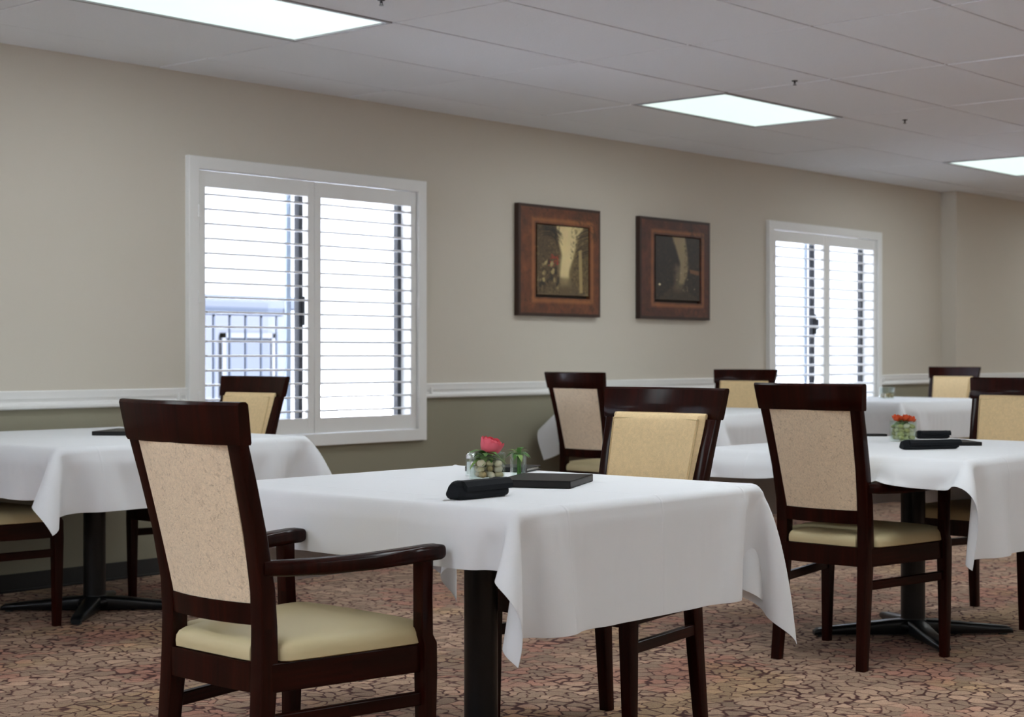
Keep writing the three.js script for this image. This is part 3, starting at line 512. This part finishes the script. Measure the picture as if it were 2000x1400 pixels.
// ---------------------------------------------------------------- two framed street pictures
function picture(x0, x1, y0, y1, label, dark) {
  const w = x1 - x0, h = y1 - y0, N = 900, Hh = Math.round(N * h / w), cv = document.createElement('canvas'); cv.width = N; cv.height = Hh; const c = cv.getContext('2d');
  // the painted surround: mottled copper and umber, like an old plastered window reveal
  c.fillStyle = dark ? '#4c2a20' : '#67391e'; c.fillRect(0, 0, N, Hh);
  for (let i = 0; i < 2600; i++) { const x = rnd() * N, y = rnd() * Hh, s = rr(4, 46), k = rnd(); c.fillStyle = `rgba(${k < 0.3 ? '150,86,44' : k < 0.55 ? '60,32,24' : k < 0.8 ? (dark ? '104,52,40' : '128,70,38') : '40,22,18'},${rr(0.03, 0.13)})`; c.beginPath(); c.ellipse(x, y, s, s * rr(0.4, 1), rnd() * 3, 0, 7); c.fill(); }
  c.lineWidth = 26; c.strokeStyle = 'rgba(34,16,10,0.75)'; c.strokeRect(4, 4, N - 8, Hh - 8);
  c.strokeStyle = 'rgba(20,12,10,0.55)'; c.lineWidth = 2; for (let i = 0; i < 46; i++) { let x = rnd() < 0.5 ? rr(0.05, 0.4) * N : rr(0.62, 0.98) * N, y = rnd() < 0.5 ? rr(0.84, 0.98) * Hh : rr(0.02, 0.18) * Hh; c.beginPath(); c.moveTo(x, y); for (let k = 0; k < 6; k++) { x += rr(-26, 26); y += rr(-18, 18); c.lineTo(x, y); } c.stroke(); }
  c.lineWidth = 9; c.strokeStyle = 'rgba(176,108,58,0.55)'; c.strokeStyle = 'rgba(176,108,58,0.10)'; for (let i = 0; i < 9; i++) { c.lineWidth = 4 + i * 5; c.strokeRect(N * 0.165, Hh * 0.13, N * 0.73, Hh * 0.735); }
  for (let i = 0; i < 60; i++) { c.strokeStyle = `rgba(${dark ? '40,24,18' : '44,34,16'},${rr(0.25, 0.6)})`; c.lineWidth = rr(2, 7); const x = rr(0.66, 1) * N, y = rr(0.0, 0.22) * Hh; c.beginPath(); c.moveTo(x, y); c.quadraticCurveTo(x + rr(10, 60), y + rr(-10, 30), x + rr(-20, 70), y + rr(20, 90)); c.stroke(); }
  const outer = new THREE.CanvasTexture(cv); outer.colorSpace = THREE.SRGBColorSpace;
  // the inner panel: a narrow lane between old houses under a hazy sky
  const n2 = 640, h2 = Math.round(n2 * (h * 0.638) / (w * 0.638)), c2 = document.createElement('canvas'); c2.width = n2; c2.height = h2; const d = c2.getContext('2d');
  d.fillStyle = dark ? '#8c7c5c' : '#cdb986'; d.fillRect(0, 0, n2, h2);
  for (let i = 0; i < 500; i++) { d.fillStyle = `rgba(${dark ? '150,135,100' : '226,204,150'},${rr(0.02, 0.09)})`; d.beginPath(); d.ellipse(n2 * rr(0.35, 0.75), h2 * rr(0, 0.7), rr(10, 60), rr(10, 50), 0, 0, 7); d.fill(); }
  const poly = (pts, col) => { d.fillStyle = col; d.beginPath(); pts.forEach(([x, y], i) => i ? d.lineTo(x * n2, y * h2) : d.moveTo(x * n2, y * h2)); d.fill(); };
  poly([[0, 0], [dark ? 0.36 : 0.36, 0], [dark ? 0.46 : 0.40, 0.2], [dark ? 0.55 : 0.47, 0.42], [dark ? 0.54 : 0.44, 0.66], [0.42, 1], [0, 1]], dark ? '#241b14' : '#54432a');
  poly([[1, 0], [dark ? 0.66 : 0.9, 0], [dark ? 0.70 : 0.78, 0.18], [dark ? 0.74 : 0.70, 0.45], [dark ? 0.70 : 0.62, 0.62], [0.60, 0.78], [1, 1]], dark ? '#2c221a' : '#62502f');
  poly([[0.02, 1], [0.44, 0.74], [0.60, 0.74], [0.98, 1]], dark ? '#33291d' : '#5d4c31');
  for (let i = 0; i < 160; i++) { d.fillStyle = `rgba(${dark ? '150,134,100' : '214,196,146'},${rr(0.02, 0.06)})`; d.beginPath(); d.ellipse(n2 * rr(0.42, 0.62), h2 * rr(0.45, 0.84), rr(14, 50), rr(14, 44), 0, 0, 7); d.fill(); }
  { const soft = document.createElement('canvas'); soft.width = n2; soft.height = h2; const e = soft.getContext('2d'); e.filter = 'blur(9px)'; e.drawImage(c2, 0, 0); d.drawImage(soft, 0, 0); }
  for (let i = 0; i < 900; i++) { const left = rnd() < 0.55, x = left ? rr(0, 0.44) : rr(0.64, 1), y = rnd(), a = rr(0.1, 0.4), col = rnd() < 0.5 ? (dark ? '16,12,9' : '34,26,14') : (dark ? '80,64,44' : '142,120,78'); d.fillStyle = `rgba(${col},${a})`; d.beginPath(); d.ellipse(x * n2, y * h2, rr(3, 16), rr(2, 12), rnd() * 3, 0, 7); d.fill(); }
  for (let i = 0; i < 40; i++) { const y = 0.76 + 0.24 * (i / 40); d.strokeStyle = `rgba(${i % 2 ? '150,128,88' : '30,22,12'},0.25)`; d.lineWidth = 2; d.beginPath(); d.moveTo(n2 * (0.44 - (y - 0.74) * 1.5), h2 * y); d.lineTo(n2 * (0.6 + (y - 0.74) * 1.5), h2 * y); d.stroke(); }
  if (!dark) {
    for (let i = 0; i < 26; i++) { d.strokeStyle = `rgba(24,18,10,${rr(0.5, 0.9)})`; d.lineWidth = rr(2, 6); const y = rr(0, 0.16); d.beginPath(); d.moveTo(n2 * rr(0.02, 0.2), h2 * y); d.quadraticCurveTo(n2 * 0.32, h2 * (y - 0.05), n2 * rr(0.36, 0.5), h2 * (y + rr(0.06, 0.16))); d.stroke(); }
    for (let i = 0; i < 22; i++) { d.strokeStyle = `rgba(30,22,12,${rr(0.5, 0.9)})`; d.lineWidth = rr(2, 6); const y = rr(0.02, 0.4); d.beginPath(); d.moveTo(n2, h2 * y); d.quadraticCurveTo(n2 * 0.9, h2 * (y + 0.01), n2 * rr(0.72, 0.82), h2 * (y + rr(0.06, 0.12))); d.stroke(); }
    for (let i = 0; i < 40; i++) { d.fillStyle = `rgba(${140 + 60 * rnd() | 0},${26 + 40 * rnd() | 0},24,${rr(0.3, 0.8)})`; d.beginPath(); d.ellipse(n2 * rr(0.22, 0.4), h2 * rr(0.42, 0.58), rr(4, 12), rr(3, 9), 0, 0, 7); d.fill(); }
    for (let i = 0; i < 34; i++) { d.fillStyle = `rgba(${rnd() < 0.5 ? '24,18,10' : '196,176,120'},${rr(0.3, 0.7)})`; d.beginPath(); d.ellipse(n2 * rr(0.02, 0.4), h2 * rr(0.5, 0.9), rr(10, 28), rr(8, 20), rnd() * 3, 0, 7); d.fill(); }
    poly([[0.80, 0.34], [0.86, 0.32], [0.88, 0.95], [0.82, 0.96]], '#a08a5a');
  } else {
    poly([[0.76, 0.50], [0.98, 0.52], [0.98, 0.59], [0.78, 0.56]], '#7a5436');
    d.fillStyle = '#e8dcb0'; d.beginPath(); d.ellipse(n2 * 0.09, h2 * 0.76, 14, 9, 0, 0, 7); d.fill();
    d.fillStyle = 'rgba(200,184,140,0.6)'; for (let i = 0; i < 14; i++) { d.beginPath(); d.ellipse(n2 * rr(0.4, 0.9), h2 * rr(0.5, 0.95), rr(3, 10), rr(2, 8), 0, 0, 7); d.fill(); }
  }
  const inner = new THREE.CanvasTexture(c2); inner.colorSpace = THREE.SRGBColorSpace;
  const edge = new THREE.MeshStandardMaterial({ color: lin(0.022, 0.011, 0.007), roughness: 0.6 }), face = new THREE.MeshPhysicalMaterial({ map: outer, roughness: 0.5 }), inside = new THREE.MeshPhysicalMaterial({ map: inner, roughness: 0.45 });
  const unit = (g, a, b, e, f) => { const p = g.attributes.position, u = g.attributes.uv; for (let i = 0; i < p.count; i++) u.setXY(i, (p.getX(i) - a) / (b - a), (p.getY(i) - e) / (f - e)); return g; };
  const o = tag(base('picture', [(x0 + x1) / 2, (y0 + y1) / 2, 0.002]), label, 'picture', 'brown street pictures on the back wall');
  // picture board with its sides, a recess round the inner panel and the panel itself
  const P = (px, py) => [(px - 0.5) * w, (py - 0.5) * h], [ax, ay] = P(0.195, 0.16), [bx, by] = P(0.87, 0.84), board = new THREE.Shape([[-w / 2, -h / 2], [w / 2, -h / 2], [w / 2, h / 2], [-w / 2, h / 2]].map((q) => new THREE.Vector2(...q)));
  board.holes.push(new THREE.Path([[ax, ay], [ax, by], [bx, by], [bx, ay]].map((q) => new THREE.Vector2(...q))));
  part(o, 'board', unit(new THREE.ExtrudeGeometry(board, { depth: 0.034, bevelEnabled: true, bevelSize: 0.003, bevelThickness: 0.003, bevelSegments: 2 }), -w / 2, w / 2, -h / 2, h / 2), face);
  part(o, 'backing', box(-w / 2 + 0.01, w / 2 - 0.01, -h / 2 + 0.01, h / 2 - 0.01, 0, 0.006), edge);
  const [cx0, cy0] = P(0.222, 0.190), [cx1, cy1] = P(0.860, 0.828);
  part(o, 'inner_panel', unit(box(cx0, cx1, cy0, cy1, 0.006, 0.030, 0.003), cx0, cx1, cy0, cy1), inside, 'painted lane between old houses');
}
picture(7.660, 8.468, 1.346, 2.040, 'left brown picture of a lane with red flowers under a pale sky', false);
picture(8.904, 9.727, 1.346, 2.036, 'right brown picture, darker, of a narrow lane at dusk', true);

// ---------------------------------------------------------------- things on the tables
function pebbles(n, half, height, mats, parent) {
  for (let i = 0; i < n; i++) { const g = new THREE.IcosahedronGeometry(1, 1), p = g.attributes.position, s = rr(0.0105, 0.0135), a = [rr(0.85, 1.2), rr(0.7, 0.95), rr(0.85, 1.2)]; for (let k = 0; k < p.count; k++) p.setXYZ(k, p.getX(k) * s * a[0], p.getY(k) * s * a[1], p.getZ(k) * s * a[2]); const q = mergeVertices(g.deleteAttribute('normal').deleteAttribute('uv')); q.computeVertexNormals();
    const per = 9, lay = Math.floor(i / per), k = i % per, room = half - 0.0125, m = part(parent, 'pebble', q, mats[Math.floor(rnd() * mats.length)]); m.position.set((k % 3 - 1) * room + rr(-0.003, 0.003), 0.016 + lay * 0.0155 + rr(-0.002, 0.002), (Math.floor(k / 3) - 1) * room + rr(-0.003, 0.003)); m.rotation.set(rr(-0.4, 0.4), rr(0, 3), rr(-0.4, 0.4)); if (lay * 0.0155 > height) { parent.remove(m); } }
}
function vaseShell(half, H) {
  const t = 0.004, out = rrect(half, half, 0.008, 4), inn = rrect(half - t, half - t, 0.005, 4), R = (o, y) => o.map(([u, v]) => [u, y, v]);
  return rings([R(out.map(([u, v]) => [u * 0.96, v * 0.96]), 0), R(out, 0.003), R(out, H - 0.001), R(out.map(([u, v]) => [u * 0.985, v * 0.985]), H), R(inn, H - 0.001), R(inn, 0.010), R(inn.map(([u, v]) => [u * 0.9, v * 0.9]), 0.008)], 0.5);
}
function leafShape(L, W, bend) { const pos = [], idx = [], n = 8; for (let i = 0; i <= n; i++) { const t = i / n, w = W * Math.sin(Math.PI * Math.min(1, t * 0.97 + 0.03)) ** 0.8 * (1 - 0.3 * t), y = L * t - bend * t * t * L * 0.5, z = bend * L * t * t; for (const s of [-1, 0, 1]) pos.push(s * w, y - (s ? 0 : 0.12 * w), z - (s ? 0 : 0.25 * w)); } for (let i = 0; i < n; i++) for (const s of [0, 1]) { const a = i * 3 + s; idx.push(a, a + 1, a + 3, a + 1, a + 4, a + 3); } const g = new THREE.BufferGeometry(); g.setAttribute('position', new THREE.Float32BufferAttribute(pos, 3)); g.setIndex(idx); g.computeVertexNormals(); return g; }
function petalShape(R, t0, t1, half, flare) {     // a cupped petal: a patch of a ball from low on its side up to a lip that flares a little
  const pos = [], idx = [], n = 7, m = 6;
  for (let j = 0; j <= n; j++) for (let i = 0; i <= m; i++) { const v = j / n, u = i / m * 2 - 1, th = mix(t0, t1 + 0.16 * u * u, v), ph = u * half * Math.sin(0.5 + 2.2 * v) ** 0.5, r = R * (1 + flare * v ** 3 - 0.05 * u * u); pos.push(r * Math.sin(th) * Math.sin(ph), r * Math.cos(th), r * Math.sin(th) * Math.cos(ph)); }
  for (let j = 0; j < n; j++) for (let i = 0; i < m; i++) { const a = j * (m + 1) + i; idx.push(a, a + 1, a + m + 1, a + 1, a + m + 2, a + m + 1); }
  const g = new THREE.BufferGeometry(); g.setAttribute('position', new THREE.Float32BufferAttribute(pos, 3)); g.setIndex(idx); g.computeVertexNormals(); return g;
}
function bloom(parent, mat, at, R, layers, tilt = [0, 0]) {
  const f = part(parent, 'flower', new THREE.SphereGeometry(R * 0.34, 12, 10), mat); f.position.set(...at); f.rotation.set(tilt[0], 0, tilt[1]);
  for (let l = 0; l < layers; l++) { const k = layers > 1 ? l / (layers - 1) : 1, n = 4 + l, g = petalShape(R * mix(0.42, 1, k), 2.3, mix(0.15, 1.15, k), mix(1.0, 0.62, k), mix(0.02, 0.22, k)); for (let i = 0; i < n; i++) { const p = part(f, 'petal', g, mat); p.rotation.set(rr(-0.08, 0.08), (i + l * 0.47) / n * Math.PI * 2 + rr(-0.1, 0.1), rr(-0.08, 0.08), 'YXZ'); } }
  return f;
}
function greens(parent, n, y, reach, mat, lift = 0.9) { for (let i = 0; i < n; i++) { const a = i / n * 6.283 + rr(-0.3, 0.3), m = part(parent, 'leaf', leafShape(rr(0.7, 1.1) * reach, reach * rr(0.2, 0.3), rr(0.5, 1.1)), i % 3 ? mat : M.leafPale); m.rotation.set(rr(0.2, lift), a, 0, 'YXZ'); m.position.set(Math.sin(a) * 0.008, y + rr(-0.01, 0.004), Math.cos(a) * 0.008); } }
const T1Y = 0.742, T2Y = 0.742;
{
  const v = tag(base('glass_vase', [3.473, T1Y, 3.593], THREE.MathUtils.degToRad(-26)), 'square glass vase of pebbles with a pink flower on the front table', 'vase', 'square glass vases');
  part(v, 'glass', vaseShell(0.042, 0.078), M.glass, 'clear square glass'); pebbles(36, 0.039, 0.035, M.pebble, v);
  greens(v, 9, 0.05, 0.045, M.leaf, 0.8); for (let i = 0; i < 5; i++) { const s = part(v, 'stem', new THREE.CylinderGeometry(0.0022, 0.0025, 0.05, 8).translate(0, 0.025, 0), M.leaf); s.position.set(rr(-0.012, 0.012), 0.038, rr(-0.012, 0.012)); s.rotation.set(rr(-0.15, 0.15), 0, rr(-0.15, 0.15)); }
  greens(v, 20, 0.070, 0.056, M.leaf, 1.2); greens(v, 18, 0.066, 0.044, M.leaf, 0.7);
  bloom(v, M.pink, [0.012, 0.098, 0.004], 0.031, 5, [0.25, -0.25]);
}
{
  const v = tag(base('glass_vase', [3.546, T1Y, 3.648], THREE.MathUtils.degToRad(-30)), 'smaller glass of green leaves behind the pink flower on the front table', 'vase', 'square glass vases');
  part(v, 'glass', vaseShell(0.020, 0.078), M.glass, 'clear square glass'); for (let i = 0; i < 4; i++) { const s = part(v, 'stem', new THREE.CylinderGeometry(0.0022, 0.0022, 0.08, 8).translate(0, 0.05, 0), M.leaf); s.position.set(rr(-0.008, 0.008), 0, rr(-0.008, 0.008)); } greens(v, 14, 0.078, 0.03, M.leaf, 1.25);
}
function shaker(at, fill, label, H = 0.062) {
  const s = tag(base('condiment_shaker', at), label, 'shaker', 'glass salt and pepper shakers');
  part(s, 'glass', new THREE.LatheGeometry([[0, 0], [0.015, 0], [0.0165, 0.003], [0.0155, H * 0.7], [0.0135, H * 0.76], [0.0115, H * 0.76], [0.013, H * 0.68], [0.0135, 0.006], [0, 0.006]].map((p) => new THREE.Vector2(...p)), 24), M.glass);
  part(s, 'contents', new THREE.CylinderGeometry(0.0125, 0.0128, H * 0.5, 20).translate(0, H * 0.25 + 0.007, 0), fill); part(s, 'cap', new THREE.LatheGeometry([[0.0145, H * 0.75], [0.015, H * 0.78], [0.0145, H * 0.9], [0.010, H * 0.98], [0, H]].map((p) => new THREE.Vector2(...p)), 24), M.steel, 'metal cap');
}
shaker([3.545, T1Y, 3.464], M.salt, 'taller glass salt shaker left of the pink flower vase', 0.068);
shaker([3.451, T1Y, 3.568], M.salt, 'shorter shaker touching the pebble vase on the front table', 0.056);
shaker([6.20, T2Y, 3.415], M.salt, 'glass shaker left of the orange flower vase');
{
  const v = tag(base('glass_vase', [6.120, T2Y, 3.493], THREE.MathUtils.degToRad(-30)), 'square glass vase of green pebbles with orange flowers on the right table', 'vase', 'square glass vases');
  part(v, 'glass', vaseShell(0.042, 0.086), M.glass, 'clear square glass'); pebbles(36, 0.037, 0.055, M.pebbleGreen, v); greens(v, 18, 0.078, 0.042, M.leaf, 1.2);
  for (let i = 0; i < 12; i++) { const a = i * 2.4, r = 0.046 * Math.sqrt((i + 0.5) / 12); bloom(v, M.orange, [r * Math.cos(a), 0.094 + rr(-0.006, 0.008) + 0.004 * (1 - r / 0.046), r * Math.sin(a)], 0.0125, 2, [0.5 * Math.sin(a) * r / 0.046 + rr(-0.2, 0.2), rr(-0.4, 0.4)]); }
}
{
  const v = tag(base('glass_vase', [11.62, 0.752, 0.41], THREE.MathUtils.degToRad(-25)), 'empty bluish glass vase on the far right table below the window', 'vase', 'square glass vases');
  part(v, 'glass', vaseShell(0.044, 0.09), M.glass, 'clear square glass'); pebbles(18, 0.040, 0.03, M.pebble, v);
}
// menus: a black folder with its pages
function menu(cx, cz, y, turn, L, W, label, H = 0.020) {
  const o = tag(base('menu_folder', [cx, y, cz], turn), label, 'menu', 'closed black menu folders');
  part(o, 'cover', join([box(-L / 2, L / 2, 0, 0.004, -W / 2, W / 2, 0.0015), box(-L / 2, L / 2, H - 0.004, H, -W / 2, W / 2, 0.0015), box(-L / 2, L / 2, 0, H, W / 2 - 0.004, W / 2, 0.0015), box(-L / 2, -L / 2 + 0.004, 0, H, -W / 2, W / 2, 0.0015)]), M.menu, 'black cover'); part(o, 'pages', box(-L / 2 + 0.006, L / 2 - 0.007, 0.004, H - 0.004, -W / 2 + 0.004, W / 2 - 0.004), M.paper, 'white pages');
}
menu(3.455, 3.83, T1Y, Math.atan2(0.12, 0.245), 0.275, 0.205, 'closed black menu beside the flower vases on the front table');
menu(3.775, 3.385, T1Y, Math.atan2(-0.167, 0.07), 0.20, 0.14, 'black menu behind the flower vases at the back edge of the front table', 0.015);
menu(6.03, 3.72, T2Y, Math.atan2(-0.5, 0.5), 0.24, 0.20, 'black menu behind the napkin on the right table', 0.014);
menu(6.44, 3.16, T2Y, Math.atan2(-0.6, 0.5), 0.14, 0.07, 'black menu edge at the back left of the orange flowers', 0.010);
menu(4.30, 0.73, 0.750, Math.atan2(-0.83, 0.56), 0.26, 0.30, 'black menu on the left wall table', 0.018);
// rolled napkins: a soft three-sided roll with a folded flap
function napkin(at, turn, L, R, label) {
  const o = tag(base('napkin_roll', at, turn), label, 'napkin', 'rolled black napkins');
  const sect = (k, s, sag) => { const out = []; for (let i = 0; i < 28; i++) { const a = i / 28 * 6.283, r = R * (1 + 0.16 * Math.cos(3 * (a - 1.57)) + 0.05 * Math.sin(5 * a + k * 9)) * s; out.push([k * L, Math.max(0.0005, R * 0.86 + r * Math.sin(a) + sag), r * 1.12 * Math.cos(a)]); } return out; };
  const st = []; for (let i = 0; i <= 20; i++) { const k = -0.5 + i / 20, e = Math.min(i, 20 - i); st.push(sect(k, [0.72, 0.95][e] ?? 1 - 0.05 * Math.cos(k * 6.283) * 0.5, -0.004 * Math.cos(k * 3.14))); }
  part(o, 'roll', rings(st, 0.8), M.napkin);
  const fl = []; for (let i = 0; i <= 10; i++) { const k = -0.40 + 0.93 * i / 10; fl.push([[-0.2, 0], [0.25, 0.004], [0.75, 0.004], [1.15, 0], [1.15, -0.004], [-0.2, -0.004]].map(([a, d]) => { const r = R * 1.10 + d, b = 0.15 + a; return [k * L, R * 0.86 + r * Math.sin(b) * 0.98, r * 1.12 * Math.cos(b)]; })); }
  part(o, 'flap', rings(fl, 0.7), M.napkin);
}
napkin([3.018, T1Y, 3.978], THREE.MathUtils.degToRad(3), 0.195, 0.0245, 'rolled black napkin lying in front of the pink flower vase');
napkin([5.690, T2Y, 3.832], THREE.MathUtils.degToRad(-30), 0.24, 0.019, 'rolled black napkin in front of the orange flower vase');
napkin([6.42, T2Y, 3.47], THREE.MathUtils.degToRad(-45), 0.14, 0.018, 'short black napkin roll right of the orange flower vase');

scene.traverse((o) => { if (o.isMesh) { o.castShadow = true; o.receiveShadow = true; } });
renderer.render(scene, camera);
